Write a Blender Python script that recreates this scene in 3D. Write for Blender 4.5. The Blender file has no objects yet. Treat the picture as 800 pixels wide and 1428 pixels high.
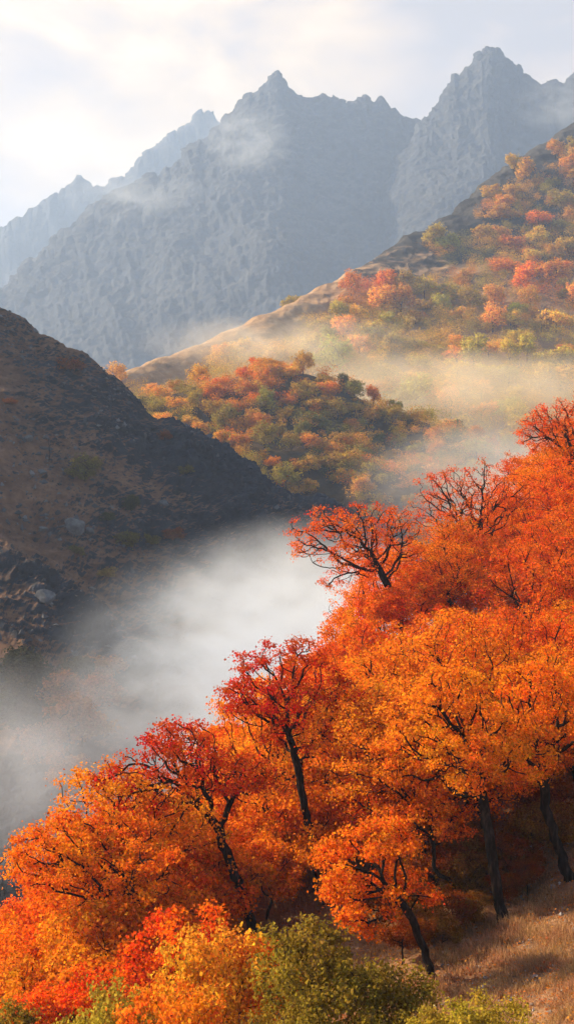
import bpy, math, random
import numpy as np
from mathutils import Vector

R = math.radians
F = 714.0 / math.tan(R(20.0))          # focal length in photograph pixels (800 x 1428)
scene = bpy.context.scene
COL = scene.collection
rng = np.random.default_rng(11)
random.seed(11)


def W(u, v, d):
    """A point of the place seen at photo position (u, v), d metres out."""
    return np.array([(u - 400.0) / F * d, d, (714.0 - v) / F * d])


def proj(p):
    p = np.asarray(p, float)
    d = np.maximum(p[..., 1], 1e-3)
    return np.stack([400 + p[..., 0] / d * F, 714 - p[..., 2] / d * F, d], -1)


# ------------------------------------------------------------------ noise
def _hash(ix, iy, iz, seed):
    h = (ix.astype(np.uint32) * np.uint32(374761393) + iy.astype(np.uint32) * np.uint32(668265263)
         + iz.astype(np.uint32) * np.uint32(2147483647) + np.uint32((seed * 1274126177) & 0xFFFFFFFF))
    h = (h ^ (h >> np.uint32(13))) * np.uint32(1274126177)
    h = (h ^ (h >> np.uint32(16))) * np.uint32(2246822519)
    h = h ^ (h >> np.uint32(15))
    return h.astype(np.float64) / 4294967295.0


def vnoise(p, seed=0):
    with np.errstate(over='ignore'):
        i = np.floor(p).astype(np.int64)
        f = p - i
        f = f * f * f * (f * (f * 6 - 15) + 10)
        out = 0.0
        for dx in (0, 1):
            for dy in (0, 1):
                for dz in (0, 1):
                    w = (f[..., 0] if dx else 1 - f[..., 0]) * (f[..., 1] if dy else 1 - f[..., 1]) * (f[..., 2] if dz else 1 - f[..., 2])
                    out = out + w * _hash(i[..., 0] + dx, i[..., 1] + dy, i[..., 2] + dz, seed)
    return out * 2 - 1


def fbm(p, octaves=5, seed=0, gain=0.5, lac=2.03):
    a, s, t = 1.0, 0.0, 0.0
    for k in range(octaves):
        s = s + a * vnoise(p * lac ** k + k * 17.3, seed + k)
        t += a
        a *= gain
    return s / t


def ridged(p, octaves=5, seed=0, gain=0.5, lac=2.03):
    a, s, t = 1.0, 0.0, 0.0
    for k in range(octaves):
        n = 1 - np.abs(vnoise(p * lac ** k + k * 9.7, seed + k)) * 2
        s = s + a * n
        t += a
        a *= gain
    return s / t


# ------------------------------------------------------------------ mesh helpers
def mesh_from(name, V, faces, smooth=False):
    me = bpy.data.meshes.new(name)
    V = np.asarray(V, np.float32)
    faces = np.asarray(faces, np.int32)
    k = faces.shape[1]
    me.vertices.add(len(V))
    me.vertices.foreach_set('co', V.ravel())
    me.loops.add(faces.size)
    me.loops.foreach_set('vertex_index', faces.ravel())
    me.polygons.add(len(faces))
    me.polygons.foreach_set('loop_start', np.arange(0, faces.size, k, dtype=np.int32))
    me.polygons.foreach_set('loop_total', np.full(len(faces), k, np.int32))
    me.polygons.foreach_set('use_smooth', np.full(len(faces), smooth, bool))
    me.update(calc_edges=True)
    me.validate()
    return me


def link(name, me, mat=None, parent=None, **props):
    o = bpy.data.objects.new(name, me)
    COL.objects.link(o)
    if mat is not None and me is not None and not me.materials:
        me.materials.append(mat)
    if parent is not None:
        o.parent = parent
    for k, val in props.items():
        o[k] = val
    return o


def thing(name, label, cat, loc, group=None, rz=0.0, s=1.0):
    o = bpy.data.objects.new(name, None)
    COL.objects.link(o)
    o.empty_display_size = 0.3
    o.location = Vector([float(c) for c in loc])
    o.rotation_euler = (0, 0, rz)
    o.scale = (s, s, s) if not hasattr(s, '__len__') else tuple(s)
    o['label'] = label
    o['category'] = cat
    if group:
        o['group'] = group
    return o


# ------------------------------------------------------------------ materials
def new_mat(name):
    m = bpy.data.materials.new(name)
    m.use_nodes = True
    nt = m.node_tree
    nt.nodes.clear()
    out = nt.nodes.new('ShaderNodeOutputMaterial')
    return m, nt, out


def N(nt, t, **kw):
    n = nt.nodes.new(t)
    for k, v in kw.items():
        if k in n.inputs.keys():
            n.inputs[k].default_value = v
        else:
            setattr(n, k, v)
    return n


def L(nt, a, b):
    nt.links.new(a, b)


def noise(nt, vec, scale, detail=6.0, rough=0.55, dist=0.0):
    n = nt.nodes.new('ShaderNodeTexNoise')
    n.inputs['Scale'].default_value = scale
    n.inputs['Detail'].default_value = detail
    n.inputs['Roughness'].default_value = rough
    n.inputs['Distortion'].default_value = dist
    L(nt, vec, n.inputs['Vector'])
    return n.outputs['Fac']


def ramp(nt, fac, stops, interp='LINEAR'):
    r = nt.nodes.new('ShaderNodeValToRGB')
    r.color_ramp.interpolation = interp
    els = r.color_ramp.elements
    while len(els) > len(stops):
        els.remove(els[-1])
    while len(els) < len(stops):
        els.new(0.5)
    for e, (p, c) in zip(els, stops):
        e.position = p
        e.color = (*c, 1) if len(c) == 3 else c
    L(nt, fac, r.inputs['Fac'])
    return r.outputs['Color']


def mixc(nt, fac, a, b, blend='MIX'):
    m = nt.nodes.new('ShaderNodeMix')
    m.data_type = 'RGBA'
    m.blend_type = blend
    for sock, x in ((m.inputs[0], fac), (m.inputs[6], a), (m.inputs[7], b)):
        if isinstance(x, (int, float)):
            sock.default_value = x
        elif isinstance(x, tuple):
            sock.default_value = (*x, 1)
        else:
            L(nt, x, sock)
    return m.outputs[2]


def math_(nt, op, a, b=None, c=None, clamp=False):
    m = nt.nodes.new('ShaderNodeMath')
    m.operation = op
    m.use_clamp = clamp
    for i, x in enumerate((a, b, c)):
        if x is None:
            continue
        if isinstance(x, (int, float)):
            m.inputs[i].default_value = x
        else:
            L(nt, x, m.inputs[i])
    return m.outputs[0]


def vmul(nt, vec, xyz):
    m = nt.nodes.new('ShaderNodeMapping')
    m.inputs['Scale'].default_value = xyz
    L(nt, vec, m.inputs['Vector'])
    return m.outputs[0]


def leaf_material(name, trans=0.5, jitter=0.25, hue=0.07, attr=None):
    """Colour from the object; each leaf varies a little."""
    m, nt, out = new_mat(name)
    info = N(nt, 'ShaderNodeObjectInfo')
    geo = N(nt, 'ShaderNodeNewGeometry')
    tc = N(nt, 'ShaderNodeTexCoord')
    rnd = geo.outputs['Random Per Island']
    big = noise(nt, tc.outputs['Object'], 0.55 if hue < 0.11 else 0.12, 2.0, 0.5)
    hsv = N(nt, 'ShaderNodeHueSaturation')
    h1 = math_(nt, 'MULTIPLY_ADD', rnd, 0.030, 0.4865)
    h2 = math_(nt, 'MULTIPLY_ADD', big, hue, -hue / 2)
    L(nt, math_(nt, 'ADD', h1, h2), hsv.inputs['Hue'])
    r2 = math_(nt, 'FRACT', math_(nt, 'MULTIPLY', rnd, 37.7))
    L(nt, math_(nt, 'MULTIPLY_ADD', r2, jitter * 2, 1 - jitter), hsv.inputs['Value'])
    hsv.inputs['Saturation'].default_value = 1.0
    if attr:
        L(nt, N(nt, 'ShaderNodeAttribute', attribute_name=attr).outputs['Color'], hsv.inputs['Color'])
    else:
        L(nt, info.outputs['Color'], hsv.inputs['Color'])
    c = hsv.outputs['Color']
    d = N(nt, 'ShaderNodeBsdfDiffuse')
    t = N(nt, 'ShaderNodeBsdfTranslucent')
    L(nt, c, d.inputs['Color'])
    L(nt, c, t.inputs['Color'])
    mx = N(nt, 'ShaderNodeMixShader')
    mx.inputs[0].default_value = trans
    L(nt, d.outputs[0], mx.inputs[1])
    L(nt, t.outputs[0], mx.inputs[2])
    L(nt, mx.outputs[0], out.inputs['Surface'])
    return m


def bark_material():
    m, nt, out = new_mat('dark_bark')
    tc = N(nt, 'ShaderNodeTexCoord')
    n = noise(nt, vmul(nt, tc.outputs['Object'], (9, 9, 2.0)), 1.0, 6, 0.65)
    c = ramp(nt, n, [(0.3, (0.006, 0.004, 0.0035)), (0.5, (0.018, 0.013, 0.010)), (0.7, (0.07, 0.052, 0.042))])
    b = N(nt, 'ShaderNodeBsdfPrincipled', Roughness=1.0)
    b.inputs['Specular IOR Level'].default_value = 0.03
    L(nt, c, b.inputs['Base Color'])
    bump = N(nt, 'ShaderNodeBump', Strength=0.8, Distance=0.04)
    L(nt, n, bump.inputs['Height'])
    L(nt, bump.outputs[0], b.inputs['Normal'])
    L(nt, b.outputs[0], out.inputs['Surface'])
    return m


def terrain_material(name, rock, grass, scale, slope_lo, slope_hi, streak=(1, 1, 1), bump=1.0, bias=0.0, z_rock=None, rib=0.0, contrast=1.0):
    """Rock where it is steep, dry grass where it is not, both broken up by noise."""
    m, nt, out = new_mat(name)
    tc = N(nt, 'ShaderNodeTexCoord')
    geo = N(nt, 'ShaderNodeNewGeometry')
    P = tc.outputs['Object']
    sep = N(nt, 'ShaderNodeSeparateXYZ')
    L(nt, geo.outputs['True Normal'], sep.inputs[0])
    big = noise(nt, vmul(nt, P, streak), scale, 8, 0.6, 0.6)
    fine = noise(nt, P, scale * 9, 8, 0.7)
    mid = noise(nt, vmul(nt, P, streak), scale * 3.1, 8, 0.65, 0.3)
    s = math_(nt, 'ADD', sep.outputs['Z'], math_(nt, 'MULTIPLY_ADD', big, 1.1, -0.55 + bias))
    s = math_(nt, 'ADD', s, math_(nt, 'MULTIPLY_ADD', mid, 0.7, -0.35))
    if rib:
        s = math_(nt, 'SUBTRACT', s, math_(nt, 'MULTIPLY', N(nt, 'ShaderNodeAttribute', attribute_name='rib').outputs['Fac'], rib))
    if z_rock:
        sz = N(nt, 'ShaderNodeSeparateXYZ')
        L(nt, P, sz.inputs[0])
        zr = N(nt, 'ShaderNodeMapRange')
        zr.inputs['From Min'].default_value = z_rock[0]
        zr.inputs['From Max'].default_value = z_rock[1]
        L(nt, sz.outputs['Z'], zr.inputs['Value'])
        s = math_(nt, 'SUBTRACT', s, math_(nt, 'MULTIPLY', zr.outputs[0], z_rock[2]))
    mr = N(nt, 'ShaderNodeMapRange')
    mr.inputs['From Min'].default_value = slope_lo
    mr.inputs['From Max'].default_value = slope_hi
    L(nt, s, mr.inputs['Value'])
    rc = ramp(nt, math_(nt, 'ADD', math_(nt, 'MULTIPLY', mid, 0.5), math_(nt, 'MULTIPLY', fine, 0.5)),
              [(0.32, tuple(x * (1 - 0.55 * contrast) for x in rock)), (0.5, rock), (0.68, tuple(min(1, x * (1 + 0.9 * contrast)) for x in rock))])
    gc = ramp(nt, math_(nt, 'ADD', math_(nt, 'MULTIPLY', big, 0.45), math_(nt, 'MULTIPLY', fine, 0.55)), grass)
    c = mixc(nt, mr.outputs[0], rc, gc)
    b = N(nt, 'ShaderNodeBsdfPrincipled', Roughness=0.95)
    b.inputs['Specular IOR Level'].default_value = 0.15
    L(nt, c, b.inputs['Base Color'])
    bp = N(nt, 'ShaderNodeBump', Strength=0.9, Distance=bump)
    L(nt, math_(nt, 'ADD', fine, math_(nt, 'MULTIPLY', mid, 1.5)), bp.inputs['Height'])
    L(nt, bp.outputs[0], b.inputs['Normal'])
    L(nt, b.outputs[0], out.inputs['Surface'])
    return m


LEAF = leaf_material('autumn_leaves', 0.42, 0.45, 0.075)
FARLEAF = leaf_material('distant_autumn_leaves', 0.25, 0.40)
SCRUB = leaf_material('scrub_leaves', 0.25, 0.40, 0.05, 'species')
BARK = bark_material()
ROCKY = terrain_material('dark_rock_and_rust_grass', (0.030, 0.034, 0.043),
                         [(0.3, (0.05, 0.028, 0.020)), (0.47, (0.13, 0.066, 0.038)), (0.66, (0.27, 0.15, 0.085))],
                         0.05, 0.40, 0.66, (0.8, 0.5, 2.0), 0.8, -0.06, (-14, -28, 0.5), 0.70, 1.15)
SLOPE = terrain_material('dry_grass_slope', (0.05, 0.047, 0.045),
                         [(0.3, (0.24, 0.13, 0.065)), (0.5, (0.44, 0.265, 0.135)), (0.7, (0.60, 0.42, 0.24))],
                         0.03, 0.50, 0.80, (1.0, 0.6, 1.5), 1.5, 0.12, (105, 165, 0.85))
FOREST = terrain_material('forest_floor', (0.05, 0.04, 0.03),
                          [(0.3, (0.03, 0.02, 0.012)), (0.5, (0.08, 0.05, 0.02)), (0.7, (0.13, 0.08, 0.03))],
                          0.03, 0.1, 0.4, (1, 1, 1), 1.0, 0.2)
CLIFF = terrain_material('grey_mountain_rock', (0.042, 0.048, 0.060),
                         [(0.3, (0.045, 0.047, 0.052)), (0.5, (0.065, 0.067, 0.07)), (0.75, (0.11, 0.109, 0.106))],
                         0.009, 0.42, 0.80, (1.0, 1.0, 1.2), 8.0, 0.0, contrast=1.0)
GROUND = terrain_material('bank_grass', (0.10, 0.08, 0.065),
                          [(0.3, (0.14, 0.075, 0.04)), (0.5, (0.30, 0.165, 0.085)), (0.72, (0.46, 0.29, 0.17))],
                          0.5, 0.35, 0.75, (1.0, 1.0, 1.0), 0.12, 0.2)

# ------------------------------------------------------------------ terrain sheets
def catmull(P, n, linear=False):
    """Resample a polyline of control points (k, 3) to n points."""
    k = len(P)
    t = np.linspace(0, k - 1, n)
    i = np.clip(np.floor(t).astype(int), 0, k - 2)
    f = (t - i)[:, None]
    p1, p2 = P[i], P[i + 1]
    if linear:
        return p1 + (p2 - p1) * f
    p0 = P[np.maximum(i - 1, 0)]
    p3 = P[np.minimum(i + 2, k - 1)]
    return 0.5 * (2 * p1 + (p2 - p0) * f + (2 * p0 - 5 * p1 + 4 * p2 - p3) * f ** 2 + (3 * p1 - p0 - 3 * p2 + p3) * f ** 3)


def resample_cols(row, m):
    """A row of (u, v, d) brought to m columns evenly spread in u."""
    row = np.asarray(row, float)
    u = np.linspace(row[0, 0], row[-1, 0], m)
    return np.stack([u, np.interp(u, row[:, 0], row[:, 1]), np.interp(u, row[:, 0], row[:, 2])], 1)


def sheet(rows, nu, nv, rough, m=60, smooth_rows=True):
    """Rows of (u, v, d), crest last; a last row behind the crest is added by the caller as world points."""
    ctrl = []
    for r in rows:
        if isinstance(r, np.ndarray):
            ctrl.append(r)
        else:
            q = resample_cols(r, m)
            ctrl.append(np.array([W(*x) for x in q]))
    ctrl = np.array(ctrl)                                   # (rows, m, 3)
    cols = np.stack([catmull(ctrl[:, j], nv) for j in range(m)], 1)      # (nv, m, 3)
    G = np.stack([catmull(cols[i], nu) for i in range(nv)], 0)           # (nv, nu, 3)
    du = np.gradient(G, axis=1)
    dv = np.gradient(G, axis=0)
    nrm = np.cross(du, dv)
    nrm /= np.linalg.norm(nrm, axis=-1, keepdims=True) + 1e-9
    nrm[nrm[..., 2] < 0] *= -1
    return G + nrm * rough(G)[..., None], nrm


def grid_faces(nv, nu):
    a = np.arange(nv * nu).reshape(nv, nu)
    return np.stack([a[:-1, :-1], a[:-1, 1:], a[1:, 1:], a[1:, :-1]], -1).reshape(-1, 4)


def behind(row, m, back, drop):
    q = resample_cols(row, m)
    p = np.array([W(*x) for x in q])
    p[:, 1] += back
    p[:, 2] -= drop
    return p


def add_sheet(name, G, mat, label, smooth=True, rib=None):
    nv, nu = G.shape[:2]
    me = mesh_from(name, G.reshape(-1, 3), grid_faces(nv, nu), smooth=smooth)
    if rib is not None:
        at = me.attributes.new('rib', 'FLOAT', 'POINT')
        at.data.foreach_set('value', rib.astype(np.float32).ravel())
    o = link(name, me, mat)
    o['kind'] = 'structure'
    o['label'] = label
    return o


# --- rocky hill on the left
def z_row(us, z, ds):
    return [(u, 714 - z / d * F, d) for u, d in zip(us, ds)]


LU = [-520, -300, -120, 0, 75, 130, 185, 215, 290, 380, 470, 600, 760]
L_crest = list(zip(LU, [0, 190, 340, 428, 462, 497, 548, 594, 642, 700, 745, 805, 880], [350, 320, 300, 285, 285, 287, 290, 293, 300, 312, 325, 345, 380]))
L_up = list(zip(LU, [130, 300, 435, 512, 548, 580, 622, 660, 700, 742, 775, 830, 895], [330, 300, 277, 262, 262, 264, 267, 270, 276, 288, 302, 322, 355]))
L_mid = list(zip(LU, [280, 430, 550, 625, 668, 700, 735, 762, 790, 815, 835, 872, 915], [300, 272, 252, 240, 240, 241, 244, 246, 252, 262, 276, 298, 330]))
L_low = list(zip(LU, [680, 770, 835, 880, 905, 925, 945, 955, 965, 975, 985, 1000, 1010], [240, 215, 205, 200, 200, 203, 206, 210, 218, 230, 245, 265, 300]))
L_foot = list(zip(LU, [930, 1000, 1050, 1095, 1120, 1140, 1165, 1190, 1210, 1230, 1240, 1250, 1260], [170, 155, 148, 142, 140, 142, 146, 152, 158, 168, 182, 212, 252]))
L_bot = z_row(LU, -62, [125, 118, 112, 108, 106, 108, 110, 114, 120, 132, 146, 176, 220])


def ribs_left(G):
    """Rocky ribs that run down the hill towards the valley."""
    fall = np.array([0.74, -0.25, -0.62])
    cross = np.array([0.55, 0.35, 0.76])
    a, c = G @ fall, G @ cross
    w = fbm(G * 0.02, 3, 41) * 14
    q = np.stack([a * 0.014, (c + w) * 0.048, np.zeros_like(a)], -1)
    return np.clip(ridged(q, 4, 43, 0.55) * 1.1 + fbm(G * 0.016, 3, 40) * 1.3, -1, 1.2)


def rough_left(G):
    q = G * np.array([1, 0.8, 1.0])
    up = np.clip((G[..., 2] + 45) / 30, 0.25, 1)
    rib = ribs_left(G)
    crag = np.clip(rib, 0, 1)
    r = ridged(q * 0.07, 5, 5, 0.6)
    fine = ridged(q * 0.32, 3, 8, 0.6)
    up = up * np.clip((G[..., 0] / np.maximum(G[..., 1], 1.0) + 0.235) / 0.06, 0.25, 1)
    return (rib * 4.2 + r * 3.4 * (0.2 + crag) + fine * 1.3 * (0.4 + crag) + ridged(q * 0.9, 2, 12, 0.6) * 0.5 * (0.4 + crag) + fbm(q * 0.25, 4, 9) * 0.5 - 1.4) * up


GL, _ = sheet([L_bot, L_foot, L_low, L_mid, L_up, L_crest, behind(L_crest, 60, 40, 28), behind(L_crest, 60, 120, 120)], 620, 620, rough_left)
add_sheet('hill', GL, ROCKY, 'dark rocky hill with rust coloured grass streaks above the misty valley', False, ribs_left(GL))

# --- right-hand mountainside with the autumn forest
HU = [0, 80, 170, 270, 380, 480, 560, 640, 720, 800, 900, 1100]
H_crest = list(zip(HU, [612, 572, 528, 491, 437, 388, 341, 287, 230, 178, 112, 20], [560, 580, 600, 640, 690, 740, 790, 840, 880, 920, 980, 1080]))
H_up = list(zip(HU, [640, 606, 566, 540, 502, 465, 430, 390, 345, 305, 255, 165], [530, 545, 562, 592, 625, 664, 695, 735, 772, 805, 855, 935]))
H_mid = list(zip(HU, [670, 645, 615, 600, 575, 558, 543, 520, 498, 478, 445, 400], [490, 500, 520, 540, 562, 582, 602, 622, 642, 662, 700, 760]))
H_low = list(zip(HU, [740, 730, 722, 712, 702, 692, 682, 672, 662, 648, 620, 570], [440, 452, 470, 480, 490, 500, 510, 520, 530, 540, 560, 600]))
H_foot = list(zip(HU, [840, 835, 830, 826, 822, 818, 812, 806, 800, 790, 770, 740], [390, 395, 400, 405, 410, 415, 420, 425, 430, 440, 450, 480]))
H_bot = z_row(HU, -62, [345, 345, 345, 345, 345, 350, 350, 355, 360, 370, 380, 400])


def rough_side(G):
    h = np.clip((G[..., 2] - 60) / 120, 0.15, 1)
    return (ridged(G * np.array([0.012, 0.012, 0.012]), 5, 21, 0.55) * 6.0 * h + ridged(G * 0.05, 3, 25, 0.55) * 3.2 * h + fbm(G * 0.12, 2, 28) * 0.8 - 2.5 * h)


GH, _ = sheet([H_bot, H_foot, H_low, H_mid, H_up, H_crest, behind(H_crest, 60, 90, 55), behind(H_crest, 60, 260, 260)], 560, 460, rough_side)
add_sheet('mountainside', GH, SLOPE, 'sunlit mountainside of dry grass and dark rock below the grey peaks', False)

# --- rounded wooded spur in front of it
SU = [60, 120, 200, 250, 300, 370, 430, 480, 530, 590, 650, 720, 860]
S_crest = list(zip(SU, [652, 608, 572, 552, 534, 522, 530, 546, 566, 588, 612, 645, 720], [455, 458, 462, 466, 470, 475, 475, 470, 465, 456, 446, 440, 430]))
S_up = list(zip(SU, [690, 655, 625, 608, 596, 592, 598, 608, 622, 640, 658, 685, 740], [430, 432, 435, 438, 440, 442, 442, 440, 436, 428, 420, 414, 405]))
S_mid = list(zip(SU, [740, 720, 705, 696, 690, 690, 694, 698, 704, 712, 722, 738, 780], [395, 396, 398, 400, 400, 400, 400, 398, 395, 390, 384, 380, 370]))
S_bot = z_row(SU, -62, [335] * 13)
GS, _ = sheet([S_bot, S_mid, S_up, S_crest, behind(S_crest, 60, 35, 14), behind(S_crest, 60, 90, 110)], 200, 200,
              lambda G: fbm(G * 0.03, 4, 31) * 4.0 + fbm(G * 0.15, 3, 33) * 0.8)
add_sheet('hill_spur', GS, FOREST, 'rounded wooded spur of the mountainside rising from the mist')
bpy.data.objects['hill_spur'].name = 'wooded_hill'


# --- grey peaks
def peak_sheet(name, crest, d, foot_d, amp, seed, label, foot_v=760, nu=820, nv=480, jag=1.0):
    cr_ = np.array(crest, float)
    uu = np.linspace(cr_[0, 0], cr_[-1, 0], 240)
    vv = np.interp(uu, cr_[:, 0], cr_[:, 1])
    q1 = np.stack([uu / 16.0, np.full_like(uu, seed), np.zeros_like(uu)], -1)
    vv = vv - (ridged(q1, 4, seed, 0.62) - 0.35) * 7.0 - np.abs(vnoise(q1 * 3.7, seed + 3)) ** 2 * 7.0
    crest = list(zip(uu, vv))
    c = [(u, v, d) for u, v in crest]
    us = [u for u, _ in crest]
    def row(f, k, win):
        # the teeth of the crest do not run on down the face
        ker = np.hanning(win + 2)[1:-1]
        sm = np.convolve(np.pad(vv, win // 2, mode='edge'), ker / ker.sum(), mode='same')[win // 2:win // 2 + len(vv)]
        return [(u, v + (foot_v - v) * f, d + (foot_d - d) * k) for u, v in zip(uu, sm)]
    def rough(G):
        s = 1000.0 / 460.0
        g = G * np.array([1.0, 0.55, 0.45])
        g = np.stack([g[..., 0] + 0.9 * g[..., 2], g[..., 1], g[..., 2]], -1)
        gul = ridged(g * 0.0036, 7, seed, 0.55)
        cr = ridged(np.stack([G[..., 0] + 0.45 * G[..., 2], G[..., 1] * 0.35, (G[..., 2] - 0.45 * G[..., 0]) * 0.3], -1) * 0.015, 5, seed + 7, 0.6)
        fine = ridged(G * 0.06, 3, seed + 11, 0.6)
        k = np.abs(np.arange(G.shape[0]) / (G.shape[0] - 1) - 4 / 6)[:, None] * 6      # rows away from the crest
        calm = 0.10 + 0.90 * np.clip(k / 0.9, 0, 1)
        return calm * amp * (gul * 0.5 - 0.18) + (amp * (0.19 - 0.11 * calm) * (cr - 0.25) * jag + amp * 0.06 * fine)
    rows = [z_row(us, -62, [foot_d - 120] * len(us)), row(0.80, 0.86, 61), row(0.45, 0.52, 41), row(0.18, 0.2, 21), c,
            behind(c, 240, 90, 110), behind(c, 240, 500, 700)]
    G, _ = sheet(rows, nu, nv, rough, m=240)
    return add_sheet(name, G, CLIFF, label)


M1 = [(-260, 560), (-120, 470), (0, 420), (40, 372), (80, 335), (130, 305), (168, 268), (185, 262), (220, 250), (262, 210), (290, 190), (320, 170),
      (338, 148), (352, 138), (372, 118), (388, 106), (402, 118), (430, 133), (455, 142), (488, 147), (510, 134), (530, 146), (555, 164), (582, 176),
      (640, 240), (720, 330), (820, 420), (960, 520)]
M2 = [(430, 560), (500, 400), (545, 260), (582, 172), (605, 142), (625, 118), (648, 98), (668, 76), (685, 64), (704, 79), (722, 100), (742, 118), (760, 122),
      (790, 115), (830, 100), (900, 60), (980, 90), (1150, 200)]
M0 = [(-300, 420), (-150, 370), (0, 325), (50, 295), (90, 268), (108, 257), (128, 264), (150, 260), (178, 248), (190, 228), (215, 213), (240, 195), (265, 173),
      (288, 153), (303, 168), (340, 230), (420, 320), (520, 420)]
peak_sheet('mountain', M1, 2300, 1500, 95, 51, 'broad jagged grey mountain behind the misty valley')
peak_sheet('mountain', M2, 2180, 1430, 85, 71, 'tallest pointed grey peak above the autumn mountainside', nu=640)
peak_sheet('mountain', M0, 3300, 2700, 100, 91, 'palest jagged ridge stepping down behind the broad mountain', nu=460, nv=120)

# --- wide valley ground, out to the horizon
gx = np.concatenate([np.linspace(-7000, -700, 14), np.linspace(-600, 600, 61), np.linspace(700, 7000, 14)])
gy = np.concatenate([np.linspace(-2500, -300, 8), np.linspace(-250, 900, 60), np.linspace(1000, 9000, 20)])
X, Y = np.meshgrid(gx, gy)
VG = np.stack([X, Y, np.zeros_like(X)], -1)
VG[..., 2] = -55 + fbm(VG * 0.01, 3, 61) * 3.0
add_sheet('valley_ground', VG, FOREST, 'valley floor hidden under the mist')

# --- near bank the foreground trees stand on: smooth surface through measured points
FG = [(800, 1428, 37), (650, 1450, 39), (400, 1490, 39), (100, 1545, 41), (-60, 1560, 44), (690, 1285, 50), (785, 1232, 52), (600, 1365, 45), (455, 1262, 56),
      (355, 1305, 54), (230, 1352, 50), (90, 1395, 54), (-30, 1420, 62), (690, 838, 95), (550, 890, 84), (810, 735, 104), (430, 985, 76), (560, 1070, 68),
      (700, 1010, 74), (820, 900, 84), (820, 1060, 66), (700, 1160, 58), (250, 1180, 66), (120, 1290, 66), (900, 640, 120), (950, 1100, 58), (1000, 900, 82)]
pts = [W(*p) for p in FG] + [np.array(p, float) for p in [
    (-14, 78, -31), (-22, 95, -42), (-8, 100, -33), (4, 112, -27), (16, 130, -17), (30, 150, -8), (-25, 60, -28), (-40, 80, -44), (-35, 40, -28),
    (0, 140, -44), (20, 170, -32), (-5, 20, -13.5), (10, 15, -9), (30, 20, -4), (50, 60, 2), (55, 110, 10), (-20, 15, -19), (0, 0, -11), (0, -30, -9), (40, -20, -4), (-40, -20, -24), (60, 170, -2)]]
pts = np.array(pts)


def tps_fit(p, lam=0.6):
    xy = p[:, :2] / 50
    n = len(p)
    d2 = ((xy[:, None] - xy[None]) ** 2).sum(-1)
    K = np.where(d2 > 0, 0.5 * d2 * np.log(np.maximum(d2, 1e-12)), 0) + lam * 0.01 * np.eye(n)
    Q = np.concatenate([np.ones((n, 1)), xy], 1)
    A = np.block([[K, Q], [Q.T, np.zeros((3, 3))]])
    w = np.linalg.solve(A, np.concatenate([p[:, 2], np.zeros(3)]))
    def f(x, y):
        q = np.stack([np.asarray(x, float), np.asarray(y, float)], -1) / 50
        e2 = ((q[..., None, :] - xy) ** 2).sum(-1)
        k = np.where(e2 > 0, 0.5 * e2 * np.log(np.maximum(e2, 1e-12)), 0)
        return k @ w[:n] + w[n] + q @ w[n + 1:]
    return f


_tps = tps_fit(pts)


def bank_z(x, y):
    x = np.asarray(x, float)
    y = np.asarray(y, float)
    p = np.stack([x, y, np.zeros_like(x)], -1)
    return _tps(x, y) + fbm(p * 0.25, 3, 77) * 0.25 + fbm(p * 1.3, 3, 78) * 0.07


bx, by = np.meshgrid(np.linspace(-45, 62, 260), np.linspace(-40, 178, 420))
BG = np.stack([bx, by, bank_z(bx, by)], -1)
add_sheet('near_bank_terrain', BG, GROUND, 'steep near bank of tan grass under the orange trees')


def bank_at(u, v, d0=25.0, d1=150.0):
    """Where the sight line through (u, v) meets the near bank."""
    d = np.linspace(d0, d1, 1200)
    x = (u - 400) / F * d
    z = (714 - v) / F * d
    below = z < bank_z(x, d)
    if not below.any():
        return None
    i = int(np.argmax(below))
    return np.array([x[i], d[i], float(bank_z(x[i], d[i]))])


def bank_under(u, d):
    x = (u - 400) / F * d
    return np.array([x, d, float(bank_z(x, d))])


_pick = {}


def pick(key, G, u, v):
    if key not in _pick:
        _pick[key] = proj(G).reshape(-1, 3)
    q = _pick[key]
    e = (q[:, 0] - u) ** 2 + (q[:, 1] - v) ** 2
    near = np.where(e < max(e.min() * 4, 16.0))[0]
    i = near[np.argmin(q[near, 2])]
    return G.reshape(-1, 3)[i].copy()


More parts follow.
